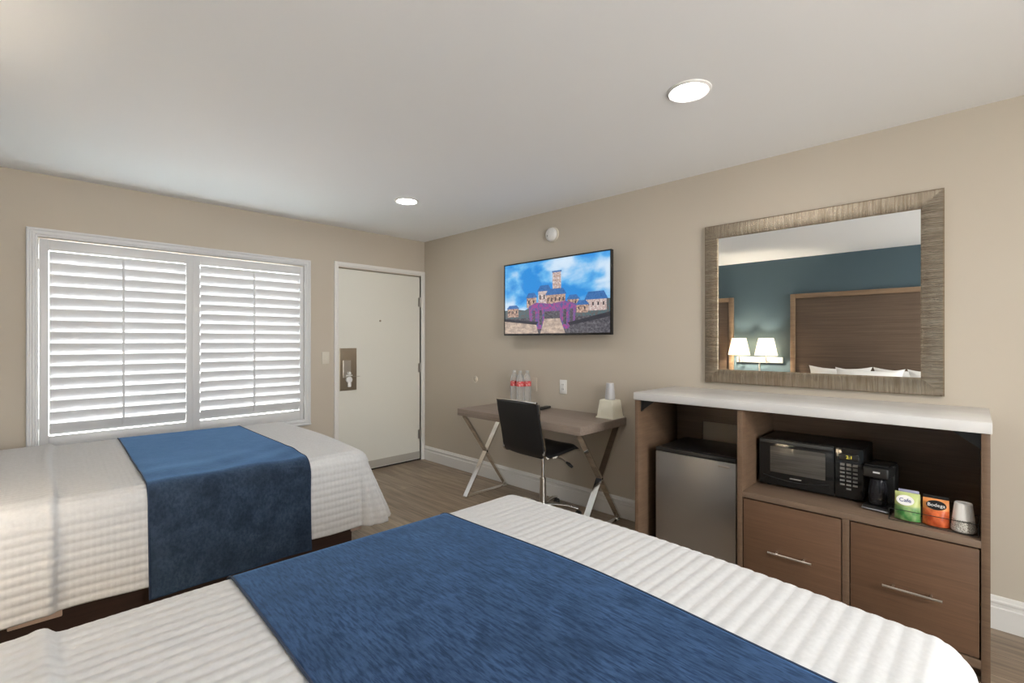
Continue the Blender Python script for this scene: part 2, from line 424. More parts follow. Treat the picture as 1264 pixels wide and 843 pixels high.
# added window behind the camera, out of view, letting in extra daylight
w2 = sempty('fill_window', (0.5, YN, NZ0))
bm = bmesh.new()
for a in ((NX0, NX0+.05, NZ0, NZ1), (NX1-.05, NX1, NZ0, NZ1), (NX0+.05, NX1-.05, NZ0, NZ0+.05), (NX0+.05, NX1-.05, NZ1-.05, NZ1), (0.47, 0.53, NZ0+.05, NZ1-.05)):
    box(bm, a[0], a[1], YN-.08, YN-.02, a[2], a[3])
struct('window_frame', bm, M['trim'], w2)
struct('window_pane', B(NX0+.02, NX1-.02, YN-.052, YN-.048, NZ0+.02, NZ1-.02), M['glass'], w2)

# shutters
def shutter(name, label, x0, x1, sl, sr, hinge_side):
    t = thing(name, label, 'shutter', ((x0+x1)/2, YL+0.002, 0.606), 0)
    z0, z1 = 0.606, 2.009
    a, b_ = x0+sl, x1-sr
    yf, yb = YL-0.008, YL+0.018
    bm = bmesh.new()
    box(bm, x0, a, yf, yb, z0, z1, .002); box(bm, b_, x1, yf, yb, z0, z1, .002)
    box(bm, a, b_, yf, yb, 1.936, z1, .002); box(bm, a, b_, yf, yb, z0, 0.690, .002)
    obj('shutter_frame', bm, M['shutter'], t)
    bm = bmesh.new(); n = 16; z_lo, z_hi = 0.697, 1.929; p = (z_hi-z_lo)/n
    ang = math.radians(66); W = 0.089/2; yc = YL+0.006
    for i in range(n):
        zc = z_lo+p*(i+.5)
        ex = []
        for k in range(16):
            tt = 2*PI*k/16; u, v_ = W*math.cos(tt), 0.0055*math.sin(tt)
            ex.append((u, v_))
        # the room side (-y) of each blade is its high edge
        def mp(u, v_, x): return (x, yc-u*math.cos(ang)+v_*math.sin(ang), zc+u*math.sin(ang)+v_*math.cos(ang))
        prism(bm, ex, a+.002, b_-.002, mp)
    obj('louvers', bm, M['shutter'], t, smooth=50)
    xr = (a+b_)/2
    bm = bmesh.new(); box(bm, xr-.006, xr+.006, YL-.042, YL-.032, 0.725, 1.915, .002)
    obj('tilt_rod', bm, M['shutter'], t)
    for zz in (0.78, 1.84):
        hx = x0-.006 if hinge_side < 0 else x1+.006
        obj('hinge', LA([(0.005, zz-.035), (0.005, zz+.035)], (hx, yf-.004, 0), 10), M['shutter'], t)
    return t
shutter('plantation_shutter', 'white louvered shutter in the left half of the window, nearer the pillows', 0.068, 0.9298, 0.045, 0.0428, -1)
shutter('plantation_shutter', 'white louvered shutter in the right half of the window, nearer the door', 0.9302, 1.795, 0.0488, 0.032, 1)

# door
dr = sempty('door_1', (2.614, YL, 0))
DP = [(0, 0), (0, 0.016), (0.004, 0.019), (0.030, 0.019), (0.034, 0.014), (0.044, 0.012), (0.044, -0.06), (0.04, -0.06), (0.04, 0)]
struct('door_frame', casing(2.088, 3.142, 0.0, 2.100, DP, YL, 'LTR'), M['trim'], dr, smooth=30)
struct('door_slab', B(2.138, 3.090, YL+0.010, YL+0.054, 0.012, 2.040, .002), M['door'], dr)
struct('door_sweep', B(2.140, 3.088, YL+0.002, YL+0.010, 0.022, 0.095, .001), Mat('grey_sweep', (0.42, 0.39, 0.34), 0.5).m, dr)
struct('threshold', B(2.134, 3.094, YL-0.004, YL+0.10, 0.0, 0.012, .002), Mat('dark_threshold', (0.03, 0.022, 0.018), 0.5).m, dr)
struct('door_stop', B(2.130, 3.098, YL+0.054, YL+0.16, 0.0, 2.046), M['door'], dr)
for zz in (1.759, 1.027, 0.285):
    bm = bmesh.new(); lathe(bm, [(0.008, zz-.055), (0.008, zz+.055)], (3.088, YL-.002, 0), 12)
    box(bm, 3.066, 3.088, YL+.006, YL+.0105, zz-.05, zz+.05)
    struct('door_hinge', bm, M['hinge'], dr, smooth=40)
pl = struct('lock_plate', B(2.150, 2.326, YL-0.0005, YL+0.012, 0.838, 1.255, .002), M['bronze'], dr)
struct('lock_recess', B(2.180, 2.262, YL-0.010, YL-0.0005, 0.965, 1.135, .003), M['nickel'], dr)
bm = bmesh.new()
lathe(bm, [(0.0, -.030), (0.014, -.030), (0.030, -.026), (0.034, -.014), (0.030, 0.0)], (2.236, YL-.004, 0.945), 24, 'y')
box(bm, 2.204, 2.268, YL-.030, YL-.012, 0.982, 0.992, .002)
box(bm, 2.220, 2.252, YL-.034, YL-.010, 0.872, 0.925, .006)
lathe(bm, [(0.0, -.034), (0.012, -.034), (0.012, 0.0)], (2.236, YL-.006, 1.010), 14, 'y')
struct('door_handle', bm, M['white_plastic'], dr, smooth=40)
bm = T([(2.262, YL-.030, 0.975), (2.33, YL-.016, 0.973), (2.355, YL-.012, 0.973)], 0.003, 8)
struct('swing_latch', bm, M['nickel'], dr, smooth=40)
struct('peephole', LA([(0.0, -.006), (0.007, -.006), (0.010, 0.0), (0.010, .010)], (2.596, YL+.006, 1.537), 16, 'y'), M['bronze'], dr, smooth=40)

# ================================================================ FIXTURES ON THE WALLS AND CEILING
def switch_plate(c, name, label, cat, style, mat, axis):
    t = thing(name, label, cat, c)
    def bx(u0, u1, d0, d1, z0, z1, bev=.002):
        if axis == 'y': return B(c[0]+u0, c[0]+u1, c[1]-d1, c[1]-d0, c[2]+z0, c[2]+z1, bev)
        return B(c[0]-d1, c[0]-d0, c[1]+u0, c[1]+u1, c[2]+z0, c[2]+z1, bev)
    hw, hh = 0.036, 0.058
    obj('wall_plate', bx(-hw, hw, 0.0, 0.006, -hh, hh), mat, t)
    if style == 'rocker': obj('rocker', bx(-.017, .017, .006, .010, -.033, .033), mat, t)
    if style == 'outlet':
        o = obj('outlet_insert', bx(-.018, .018, .006, .009, -.034, .034, .003), mat, t)
        for s in (-.019, .019):
            bm = bmesh.new()
            for q in (-.006, .006): box(bm, c[0]-.0096, c[0]-.0090, c[1]+q-.0015, c[1]+q+.0015, c[2]+s-.005, c[2]+s+.005)
            obj('socket', bm, M['black'], o)
    return t
switch_plate((2.006, YL, 1.164), 'light_switch', 'ivory rocker light switch on the wall between window and door', 'light switch', 'rocker', M['ivory'], 'y')
switch_plate((XR, 2.463, 0.945), 'power_outlet', 'white duplex power outlet on the wall above the desk', 'power outlet', 'outlet', M['white_plastic'], 'x')
switch_plate((XR, 2.790, 0.945), 'blank_plate', 'beige blank wall plate behind the water bottles', 'wall plate', 'blank', M['wall'], 'x')
t = thing('door_bumper', 'small beige round bumper on the wall left of the desk', 'door bumper', (XR, 3.573, 0.945))
obj('bumper_disc', LA([(0.0, -.008), (0.022, -.007), (0.030, 0.0)], (XR, 3.573, 0.945), 20, 'x'), M['wall'], t)
obj('bumper_rim', LA([(0.028, -.006), (0.033, -.004), (0.034, 0.0), (0.028, 0)], (XR, 3.573, 0.945), 20, 'x', closed=True), M['ivory'], t)

t = thing('smoke_detector', 'white round smoke detector on the wall above the television', 'smoke detector', (XR, 2.581, 2.235))
obj('mounting_ring', LA([(0.0, -.012), (0.060, -.012), (0.064, -.006), (0.064, 0)], (XR, 2.575, 2.235), 36, 'x'), M['ivory'], t)
obj('detector_dome', LA([(0.0, -.046), (0.022, -.045), (0.046, -.038), (0.056, -.026), (0.058, -.012)], (XR, 2.581, 2.235), 36, 'x', cap=False), M['white_plastic'], t)
obj('indicator_light', LA([(0.0, -.049), (0.004, -.047), (0.004, -.038)], (XR, 2.60, 2.222), 8, 'x'), M['black'], t)

DL = [((2.116, 3.228), 'recessed ceiling downlight nearer the window and door'),
      ((2.054, 0.907), 'recessed ceiling downlight nearer the mirror'),
      ((2.054, -1.700), 'added recessed downlight behind the camera, unseen, for extra light')]  # third downlight is added out of view for more light
first = None
for (x, y), lab in DL:
    if first is None:
        t = thing('recessed_downlight', lab, 'ceiling light', (x, y, ZC), 0, 'recessed downlights')
        obj('trim_ring', LA([(0.072, 0.0), (0.074, -.006), (0.084, -.010), (0.094, -.004), (0.095, 0.0)], (x, y, ZC), 40, closed=True), M['white_plastic'], t)
        obj('lit_lens', LA([(0.0, -.005), (0.060, -.004), (0.0735, -.001)], (x, y, ZC), 40, cap=False), M['emit_down'], t)
        first = t
    else:
        c_ = copy_tree(first); c_.location = (x, y, ZC); c_['label'] = lab
t = thing('fill_lamp', 'added dome ceiling lamp behind the camera, unseen, to brighten the room', 'ceiling light', (0.6, -1.95, ZC))  # added lamp, never in view, that raises the room's brightness
obj('fill_lamp_base', LA([(0.0, -.03), (0.15, -.03), (0.17, 0.0)], (0.6, -1.95, ZC), 36), M['nickel'], t)
obj('fill_dome', LA([(0.0, -.12), (0.07, -.112), (0.12, -.085), (0.148, -.045), (0.150, -.03)], (0.6, -1.95, ZC), 36, cap=False), M['emit_dome'], t)

# ---- television
XT = 3.045
t = thing('television', 'wall-mounted flat television showing a bright town picture under blue sky', 'television', (XT, 2.495, 1.376))
y0, y1, z0, z1 = 1.932, 3.062, 1.376, 2.014
obj('casing', B(XT, XT+.028, y0, y1, z0, z1, .003), M['black'], t)
bm = bmesh.new(); box(bm, XT+.028, XT+.05, 2.2, 2.8, 1.45, 1.85, .006)
obj('rear_housing', bm, M['black'], t)
obj('wall_bracket', B(XT+.05, XR-.001, 2.38, 2.62, 1.56, 1.80, .003), M['black'], t)
bm = bmesh.new(); bz = 0.010
for a in ((y0, y0+bz, z0, z1), (y1-bz, y1, z0, z1), (y0+bz, y1-bz, z1-bz, z1), (y0+bz, y1-bz, z0, z0+.016)):
    box(bm, XT-.004, XT, a[0], a[1], a[2], a[3])
obj('bezel', bm, M['gloss'], t)
def emis(name, col, es=1.0, nz=None):
    m = Mat(name, (0.01, 0.01, 0.01), 0.25)
    pin(m.b, ['Emission Strength'], es*.47)
    if nz:
        f = m.noise(m.coord(nz[0]), 1.0, nz[2] if len(nz) > 2 else 4, 0.6, 0.4)
        m.l.new(m.ramp(f, [(0.36, col), (0.6, nz[1])]), m.b.inputs['Emission Color'])
    else: pin(m.b, ['Emission Color'], (*col, 1))
    return m.m
sm = Mat('screen_sky', (0.01, 0.01, 0.01), 0.25); pin(sm.b, ['Emission Strength'], 0.46)
f = sm.noise(sm.coord((1, 1.7, 3.0)), 1.3, 5, 0.5, 0.2)
sm.l.new(sm.ramp(f, [(0.40, (0.015, 0.24, 0.66)), (0.47, (0.12, 0.42, 0.76)), (0.56, (0.52, 0.67, 0.82)), (0.70, (0.68, 0.77, 0.86))]), sm.b.inputs['Emission Color'])
SM = [sm.m, emis('screen_wall', (0.72, 0.50, 0.38), .9, ((1, 45, 60), (0.22, 0.13, 0.11))), emis('screen_roof', (0.02, 0.10, 0.30), 1, ((1, 60, 60), (0.05, 0.16, 0.40))),
      emis('screen_flowers', (0.40, 0.04, 0.22), 1, ((1, 38, 34), (0.07, 0.10, 0.26))), emis('screen_stone', (0.16, 0.15, 0.17), .9, ((1, 50, 60), (0.05, 0.05, 0.06))),
      emis('screen_path', (0.66, 0.52, 0.40), .9, ((1, 20, 40), (0.36, 0.28, 0.24))), emis('screen_pale', (0.74, 0.66, 0.62), .9, ((1, 60, 70), (0.42, 0.28, 0.26))),
      emis('screen_dark', (0.03, 0.03, 0.04), 1), emis('screen_leaf', (0.05, 0.14, 0.16), 1, ((1, 50, 50), (0.12, 0.10, 0.10)))]
bm = bmesh.new()
sy0, sy1, sz0, sz1 = y1-bz, y0+bz, z0+.016, z1-bz
lay = [0]
def poly(pts, mi):
    lay[0] += 1
    x = XT-.0005-lay[0]*.00003
    f = bm.faces.new([bm.verts.new((x, sy0+(sy1-sy0)*s, sz0+(sz1-sz0)*q)) for s, q in pts]); f.material_index = mi
def rect(s0, s1, q0, q1, mi): poly([(s0, q0), (s1, q0), (s1, q1), (s0, q1)], mi)
rect(0, 1, 0, 1, 0)
rect(0, 1, 0, .24, 4)
# plain hillside town: gabled houses, flat tower block, hedge and flower beds, road
poly([(0, .22), (0, .34), (.10, .36), (.22, .33), (.34, .42), (.50, .44), (.66, .42), (.80, .38), (.92, .44), (1, .42), (1, .22)], 8)
def house(s0, s1, q0, q1, qr, wall=1, over=.012):
    rect(s0, s1, q0, q1, wall); mid = (s0+s1)/2
    poly([(s0-over, q1), (s1+over, q1), (s1-.02, qr), (s0+.02, qr)], 2)
    n = max(2, int((s1-s0)/.035))
    for k in range(n):
        a = s0+(s1-s0)*(k+.3)/n
        rect(a, a+.012, q0+(q1-q0)*.45, q0+(q1-q0)*.75, 7)
house(.03, .15, .24, .36, .41); house(.24, .34, .36, .50, .57); rect(.50, .58, .50, .82, 6)
for k in range(5): rect(.51, .57, .54+k*.055, .552+k*.055, 1)
rect(.495, .585, .82, .84, 2)
house(.36, .48, .38, .58, .66, 6); house(.44, .62, .36, .52, .60); house(.64, .74, .34, .44, .50); house(.80, .97, .28, .42, .52, 6); house(.72, .82, .26, .36, .42)
poly([(.28, .06), (.26, .38), (.34, .43), (.48, .40), (.62, .43), (.72, .38), (.70, .06)], 3)
for a, b_ in ((.30, .33), (.37, .40), (.60, .63), (.66, .69)): rect(a, b_, .12, .32, 4)
rect(.42, .57, .06, .30, 4); poly([(.38, 0), (.42, .20), (.57, .20), (.62, 0)], 5)
poly([(0, .0), (0, .18), (.34, .12), (.36, 0)], 5); poly([(0, .18), (0, .22), (.36, .16), (.34, .12)], 7)
poly([(1, .0), (1, .20), (.66, .10), (.64, 0)], 4); poly([(1, .20), (1, .26), (.64, .14), (.66, .10)], 7)
obj('screen', bm, SM, t, smooth=0)

# ---- mirror
XM = XR
t = thing('wall_mirror', 'large rectangular mirror in a ribbed champagne frame above the white counter', 'mirror', (XM, 0.686, 1.060))
my0, my1, mz0, mz1 = 0.104, 1.269, 1.060, 2.076
P = [(0, 0), (0, .026), (0.006, .032), (0.045, .038), (0.082, .030), (0.0895, .022), (0.0895, 0.0)]
bm = bmesh.new()
def mring(cy_, cz_, sy_, sz_): return [bm.verts.new((XM-h, cy_+sy_*i, cz_+sz_*i)) for i, h in P]
cs = [mring(my0, mz0, 1, 1), mring(my0, mz1, 1, -1), mring(my1, mz1, -1, -1), mring(my1, mz0, -1, 1)]
for q in range(4):
    A, Bq = cs[q], cs[(q+1) % 4]
    for k in range(len(P)):
        f = bm.faces.new((A[k], A[(k+1) % len(P)], Bq[(k+1) % len(P)], Bq[k])); f.material_index = 1 if q in (0, 2) else 0
obj('mirror_frame', bm, [M['rib_y'], M['rib_z']], t, smooth=25)
obj('mirror_glass', B(XM-.024, XM-.020, my0+.086, my1-.086, mz0+.086, mz1-.086), M['mirror'], t)

# ================================================================ CABINET
XF = 2.600
t = thing('media_cabinet', 'brown wood-grain cabinet with open shelf, fridge bay and two drawers', 'cabinet', (2.87, 0.72, 0))
obj('side_panel', B(XF, XR-.012-.006, 1.462, 1.485, 0, 0.970, .001), M['cab'], t)
obj('side_panel', B(XF, XR-.018, -0.045, -0.019, 0, 0.970, .001), M['cab'], t)
obj('divider', B(XF, XR-.018, 0.863, 0.889, 0, 0.970, .001), M['cab'], t)
obj('shelf', B(XF, XR-.018, -0.019, 0.863, 0.522, 0.550, .001), M['cab_top'], t)
bm = bmesh.new()
box(bm, XR-.018, XR-.004, -0.045, 0.889, 0.02, 0.970); box(bm, XR-.018, XR-.004, 0.889, 1.485, 0.80, 0.970); box(bm, XR-.018, XR-.004, 1.29, 1.485, 0.16, 0.80)
obj('back_panel', bm, M['cab'], t)
bm = bmesh.new(); box(bm, XF, XF+.020, 0.405, 0.432, 0.085, 0.522, .001); box(bm, XF, XF+.020, -0.019, 0.863, 0.050, 0.085, .001)
obj('face_frame', bm, M['cab'], t)
obj('toe_kick', B(XF+.05, XF+.065, -0.019, 0.863, 0, 0.050), M['cab'], t)
def drawer(ya, yb, hy0, hy1):
    d = obj('drawer', B(XF+.001, XF+.019, ya, yb, 0.091, 0.515, .0015), M['drawer'], t)
    obj('drawer_box', B(XF+.019, XR-.06, ya+.012, yb-.012, 0.11, 0.44), M['cab'], d, recenter=False)
    bm = bmesh.new(); zz = 0.283
    tube(bm, [(XF-.030, hy0, zz), (XF-.030, hy1, zz)], 0.0055, 12)
    for yy in (hy0+.035, hy1-.035): tube(bm, [(XF+.001, yy, zz), (XF-.030, yy, zz)], 0.0045, 10)
    obj('drawer_handle', bm, M['nickel'], d)
drawer(0.436, 0.858, 0.548, 0.735)
drawer(-0.014, 0.401, 0.092, 0.284)
for yy, s in ((-0.019, 1), (1.462, -1)):
    bm = bmesh.new(); a, b_ = sorted((yy, yy+s*.004)); box(bm, XF+.03, XF+.06, a, b_, 0.90, 0.966)
    a, b_ = sorted((yy, yy+s*.09)); box(bm, XF+.03, XF+.06, a, b_, 0.9655, 0.9695)
    prism(bm, [(yy+s*.004, .905), (yy+s*.004, .9655), (yy+s*.085, .9655)], XF+.042, XF+.047, lambda x, y, z: (z, x, y))
    obj('support_bracket', bm, M['black'], t)
ct = obj('countertop', B(XF-.005, XR, -0.050, 1.492, 0.971, 1.017, .004), M['quartz'])
tag(ct, 'long white stone countertop lying on the brown cabinet under the mirror', 'countertop')

# ---- fridge
t = thing('mini_fridge', 'small black fridge with a grey steel door in the cabinet bay', 'refrigerator', (2.9, 1.15, 0))
obj('fridge_body', B(2.735, 3.09, 0.925, 1.385, 0.03, 0.690, .006), M['black'], t)
obj('fridge_door', B(2.680, 2.728, 0.922, 1.390, 0.055, 0.664, .005), M['steel'], t)
obj('door_cap', B(2.682, 2.730, 0.922, 1.390, 0.6645, 0.690, .004), M['black'], t)
obj('door_gasket', B(2.728, 2.735, 0.93, 1.38, 0.06, 0.68), M['black'], t)
obj('nameplate', B(2.6785, 2.680, 0.955, 1.015, 0.635, 0.643, .0005), M['nickel'], t)
for x in (2.77, 3.05):
    for y in (0.96, 1.35): obj('foot', LA([(0.015, 0.0), (0.015, 0.031)], (x, y, 0), 12), M['black'], t)

# ---- microwave
x0 = 2.800
t = thing('microwave', 'black countertop microwave with lit clock on the cabinet shelf', 'microwave', (2.95, 0.61, 0.55))
ya, yb, za, zb = 0.380, 0.842, 0.562, 0.806
obj('microwave_body', B(x0+.02, 3.10, ya+.002, yb-.002, za+.004, zb-.003, .006), M['black'], t)
dd = obj('oven_door', B(x0, x0+.020, ya+.118, yb, za, zb, .004), M['gloss'], t)
obj('door_window', B(x0-.0015, x0+.001, ya+.155, yb-.055, za+.068, zb-.040, .0005), M['oven'], dd)
bm = T([(x0-.001, yb-.02-(yb-ya-.16)*k/12, za+.048-.018*math.sin(PI*k/12)) for k in range(13)], .0022, 6)
obj('door_curve', bm, M['black'], dd)
obj('door_trim', B(x0-.0012, x0+.001, ya+.122, yb-.004, zb-.022, zb-.006, .0005), Mat('grey_trim', (0.05, 0.05, 0.048), 0.3).m, dd)
obj('nameplate', B(x0-.0015, x0, 0.640, 0.694, za+.044, za+.050, .0004), Mat('pale_badge', (0.42, 0.40, 0.37), 0.3, .5).m, dd)
pn = obj('control_panel', B(x0, x0+.020, ya, ya+.115, za, zb, .004), M['gloss'], t)
obj('display', B(x0-.001, x0+.001, ya+.020, ya+.098, zb-.058, zb-.028, .0003), M['black'], pn)
text_mesh('clock_digits', '2:1', 0.022, M['clock'], pn, (x0-.0018, ya+.056, zb-.043), FACE_MX)
KM = Mat('key_grey', (0.20, 0.19, 0.18), 0.5).m
bm = bmesh.new()
for r in range(7):
    for c_ in range(3):
        if r == 6 and c_ != 1: continue
        yy = ya+.032+c_*.026; zz = zb-.080-r*.0195
        hh = .0065 if r < 2 else .0042
        box(bm, x0-.0015, x0, yy-.0095, yy+.0095, zz-hh, zz+hh)
obj('keypad', bm, KM, pn, smooth=0)
for x in (x0+.04, 3.07):
    for y in (ya+.04, yb-.04): obj('foot', LA([(0.012, 0.5505), (0.012, 0.567)], (x, y, 0), 12), M['black'], t)

# ---- coffee maker
t = thing('coffee_maker', 'black single-cup coffee maker on the shelf beside the microwave', 'coffee maker', (2.80, 0.315, 0.5505), math.radians(-8))
def L(name, bm, mat, **k): return obj(name, bm, mat, t, world=False, **k)
L('drip_base', B(-.085, .085, -.050, .050, 0, .022, .006), M['black'])
L('base_trim', T([(-.084, .049, .008), (-.087, .046, .008), (-.087, -.046, .008), (-.084, -.049, .008)], .0035, 8), Mat('pale_edge', (0.45, 0.46, 0.5), 0.2, .6).m)
L('water_tank', B(.020, .085, -.050, .050, .0225, .200, .010, seg=3), M['black'])
L('brew_head', B(-.080, .0195, -.050, .050, .150, .200, .010, seg=3), M['black'])
L('lid', B(-.070, .080, -.045, .045, .2005, .208, .004), M['gloss'])
L('nameplate', B(-.0812, -.0798, -.018, .008, .174, .181), Mat('pale_badge_b', (0.7, 0.7, 0.7), 0.3).m)
cf = L('carafe', LA([(0.030, .024), (0.036, .030), (0.037, .090), (0.031, .125), (0.029, .140)], (-.036, 0, 0), 28), M['carafe'])
L('brew_basket', LA([(0.018, .141), (0.024, .149)], (-.036, 0, 0), 20), M['black'])

# ---- wire basket with condiments
t = thing('wire_basket', 'low black wire basket holding the coffee bags and cup', 'basket', (2.70, 0.13, 0.550))
bm = bmesh.new(); ax0, ax1, ay0, ay1 = 2.637, 2.770, -0.012, 0.268
rails = [(0.052, 0), (0.004, 0)]
for zz, _ in rails:
    tube(bm, [(ax0, ay0, .55+zz), (ax0, ay1, .55+zz), (ax1, ay1, .55+zz), (ax1, ay0, .55+zz)], .0016, 6, closed=True)
for k in range(5):
    yy = ay0+(ay1-ay0)*k/4
    tube(bm, [(ax1, yy, .554), (ax1, yy, .602)], .0014, 6)
    tube(bm, [(ax0, yy, .5535), (ax1, yy, .5535)], .0014, 6)
for k in (0, 4):
    yy = ay0+(ay1-ay0)*k/4; tube(bm, [(ax0, yy, .554), (ax0, yy, .602)], .0014, 6)
obj('basket_wires', bm, M['black'], t)
def bag(name, label, cy_, w_, h_, mat, top_mat):
    t = thing(name, label, 'coffee bag', (2.675, cy_, 0.5555), 0)
    bm = bmesh.new(); n, k_ = 14, 12; F = {}
    for s in (-1, 1):
        for i in range(n+1):
            for j in range(k_+1):
                u = -1+2*i/n; q = j/k_
                th = .026*(1-abs(u)**2.6)*(1-q**2.2)*(0.55+0.45*min(1, q*6+.3))+.0012
                F[s, i, j] = bm.verts.new((s*th+.0006*math.sin(9*u+7*q), u*w_/2*(1-.04*q), q*h_))
        for i in range(n):
            for j in range(k_):
                bm.faces.new((F[s, i, j], F[s, i+1, j], F[s, i+1, j+1], F[s, i, j+1]))
    for i in range(n):
        bm.faces.new((F[-1, i, 0], F[1, i, 0], F[1, i+1, 0], F[-1, i+1, 0])); bm.faces.new((F[-1, i, k_], F[-1, i+1, k_], F[1, i+1, k_], F[1, i, k_]))
    for j in range(k_):
        bm.faces.new((F[-1, 0, j], F[-1, 0, j+1], F[1, 0, j+1], F[1, 0, j])); bm.faces.new((F[-1, n, j], F[1, n, j], F[1, n, j+1], F[-1, n, j+1]))
    obj('pouch', bm, mat, t, world=False)
    return t
b1 = bag('coffee_bag', 'green coffee bag with a white and blue badge in the wire basket', 0.208, 0.088, 0.118, M['green'], None)
obj('seal_strip', B(-.0025, .0025, -.038, .030, .1185, .130, .001), M['lavender'], b1, world=False)
def oval(cy_, cz_, ry, rz, x): 
    bm = bmesh.new(); prism(bm, [(cy_+ry*math.cos(k*PI/16), cz_+rz*math.sin(k*PI/16)) for k in range(32)], x-.0012, x, lambda a, b_, z: (z, a, b_)); return bm
obj('badge', oval(0.006, .088, .030, .022, -.0215), M['paper'], b1, world=False)
text_mesh('badge_lettering', 'Cafe', 0.022, Mat('blue_ink', (0.03, 0.05, 0.25), .5).m, b1, (2.675-.0232, 0.214, .5555+.088), FACE_MX)
b2 = bag('coffee_bag', 'orange coffee bag with a black oval label in the wire basket', 0.116, 0.086, 0.112, M['orange'], None)
obj('seal_strip', B(-.0025, .0025, -.040, .040, .1125, .124, .001), M['black'], b2, world=False)
obj('badge', oval(-.002, .090, .032, .020, -.0205), M['black'], b2, world=False)
text_mesh('badge_lettering', 'Bodega', 0.019, M['paper'], b2, (2.675-.0222, 0.114, .5555+.090), FACE_MX)
t = thing('paper_cup', 'white paper cup turned upside down with a grey speckled band', 'cup', (2.676, 0.032, 0.5555))
obj('cup_wall', LA([(0.0345, .050), (0.0275, .112), (0.0265, .115), (0.0235, .115), (0.0230, .111), (0.0, .111)], (0, 0, 0), 32, cap=False), M['paper'], t, world=False)
obj('speckled_band', LA([(0.0345, .050), (0.0385, .012), (0.0385, .004), (0.0365, .001), (0.034, .004), (0.031, .05)], (0, 0, 0), 32, closed=True), M['speckle'], t, world=False)

# ================================================================ DESK
t = thing('desk', 'grey-brown laminate desk on crossed chrome legs against the wall', 'desk', (2.85, 2.50, 0))
obj('desktop', B(2.560, XR-.003, 1.865, 3.140, 0.700, 0.757, .002), M['desk'], t)
def bar(p, q, w_=.05, h_=.014): return T([p, q], 0, flat=(w_, h_, (0, 1, 0)))
def bar2(bm, p, q, wy=.048, th=.014):
    p, q = Vector(p), Vector(q); d = (q-p).normalized(); n_ = Vector((0, 1, 0)).cross(d).normalized()*th/2; y_ = Vector((0, wy/2, 0))
    a = [bm.verts.new(p+s*n_+r*y_) for s, r in ((-1, -1), (1, -1), (1, 1), (-1, 1))]
    b_ = [bm.verts.new(q+s*n_+r*y_) for s, r in ((-1, -1), (1, -1), (1, 1), (-1, 1))]
    bm.faces.new(a[::-1]); bm.faces.new(b_)
    for i in range(4): bm.faces.new((a[i], a[(i+1) % 4], b_[(i+1) % 4], b_[i]))
for yy in (1.905, 3.100):
    bm = bmesh.new(); bar2(bm, (2.600, yy, .699), (3.100, yy, .006)); obj('leg', bm, M['chrome'], t, smooth=0)
    bm = bmesh.new(); bar2(bm, (3.075, yy, .699), (2.615, yy, .006)); obj('leg', bm, M['chrome'], t, smooth=0)
    bm = bmesh.new(); box(bm, 2.59, 3.12, yy-.024, yy+.024, 0, .008, .001); obj('foot_bar', bm, M['chrome'], t)
# things on the desk
def bottle(loc, label):
    t = thing('water_bottle', label, 'bottle', loc, 0, 'water bottles on the desk')
    pr = [(0.0, .002), (0.026, 0.0), (0.033, .006), (0.034, .02), (0.0325, .04), (0.034, .06), (0.034, .19), (0.0335, .235), (0.029, .260), (0.018, .282), (0.0125, .290), (0.0125, .298)]
    obj('bottle_body', LA(pr, (0, 0, 0), 28, cap=False), M['pet'], t, world=False)
    obj('label_band', LA([(0.0347, .180), (0.0347, .222)], (0, 0, 0), 28, cap=False), M['red'], t, world=False)
    obj('cap', LA([(0.0142, .296), (0.0145, .298), (0.0145, .312), (0.013, .314), (0.0, .314)], (0, 0, 0), 20), Mat('clear_grey_cap', (0.42, 0.42, 0.41), 0.3).m, t, world=False)
    return t
b0 = bottle((3.00, 2.895, 0.757), 'clear water bottle with red label, leftmost of the three on the desk')
for p, lab in (((2.99, 2.812, .757), 'clear water bottle with red label, middle of the three on the desk'), ((3.055, 2.790, .757), 'clear water bottle with red label, rear right of the three on the desk')):
    c_ = copy_tree(b0); c_.location = p; c_['label'] = lab
t = thing('remote_control', 'slim black remote control lying on the desk', 'remote control', (3.04, 2.585, 0.757), math.radians(12))
obj('remote_body', B(-.085, .085, -.022, .022, .001, .020, .006, seg=3), M['black'], t, world=False)
bm = bmesh.new()
for i in range(7):
    for j in (-1, 0, 1): lathe(bm, [(0.0035, .0195), (0.0035, .0215)], (-.055+i*.018, j*.011, 0), 8)
obj('buttons', bm, M['leather'], t, world=False)
# ice bucket: squared, wider at the bottom
t = thing('ice_bucket', 'square cream plastic ice bucket upturned at the right end of the desk', 'ice bucket', (3.06, 1.955, 0.757))
def frustum(bm, w0, z0, w1, z1, r=.012):
    def ring(w_, z):
        out = []
        for cx, cy_, a0 in ((1, 1, 0), (-1, 1, PI/2), (-1, -1, PI), (1, -1, 1.5*PI)):
            for k in range(5):
                a = a0+k*PI/8; out.append(bm.verts.new((cx*(w_/2-r)+r*math.cos(a), cy_*(w_/2-r)+r*math.sin(a), z)))
        return out
    A = ring(w0, z0); Bq = ring(w1, z1); n = len(A)
    for i in range(n): bm.faces.new((A[i], A[(i+1) % n], Bq[(i+1) % n], Bq[i]))
    bm.faces.new(A[::-1]); bm.faces.new(Bq)
bm = bmesh.new(); frustum(bm, .146, .010, .118, .128); frustum(bm, .118, .128, .108, .134)
obj('bucket_body', bm, M['cream'], t, world=False)
bm = bmesh.new(); frustum(bm, .160, 0, .158, .010); obj('bucket_rim', bm, M['cream'], t, world=False)
bm = bmesh.new()
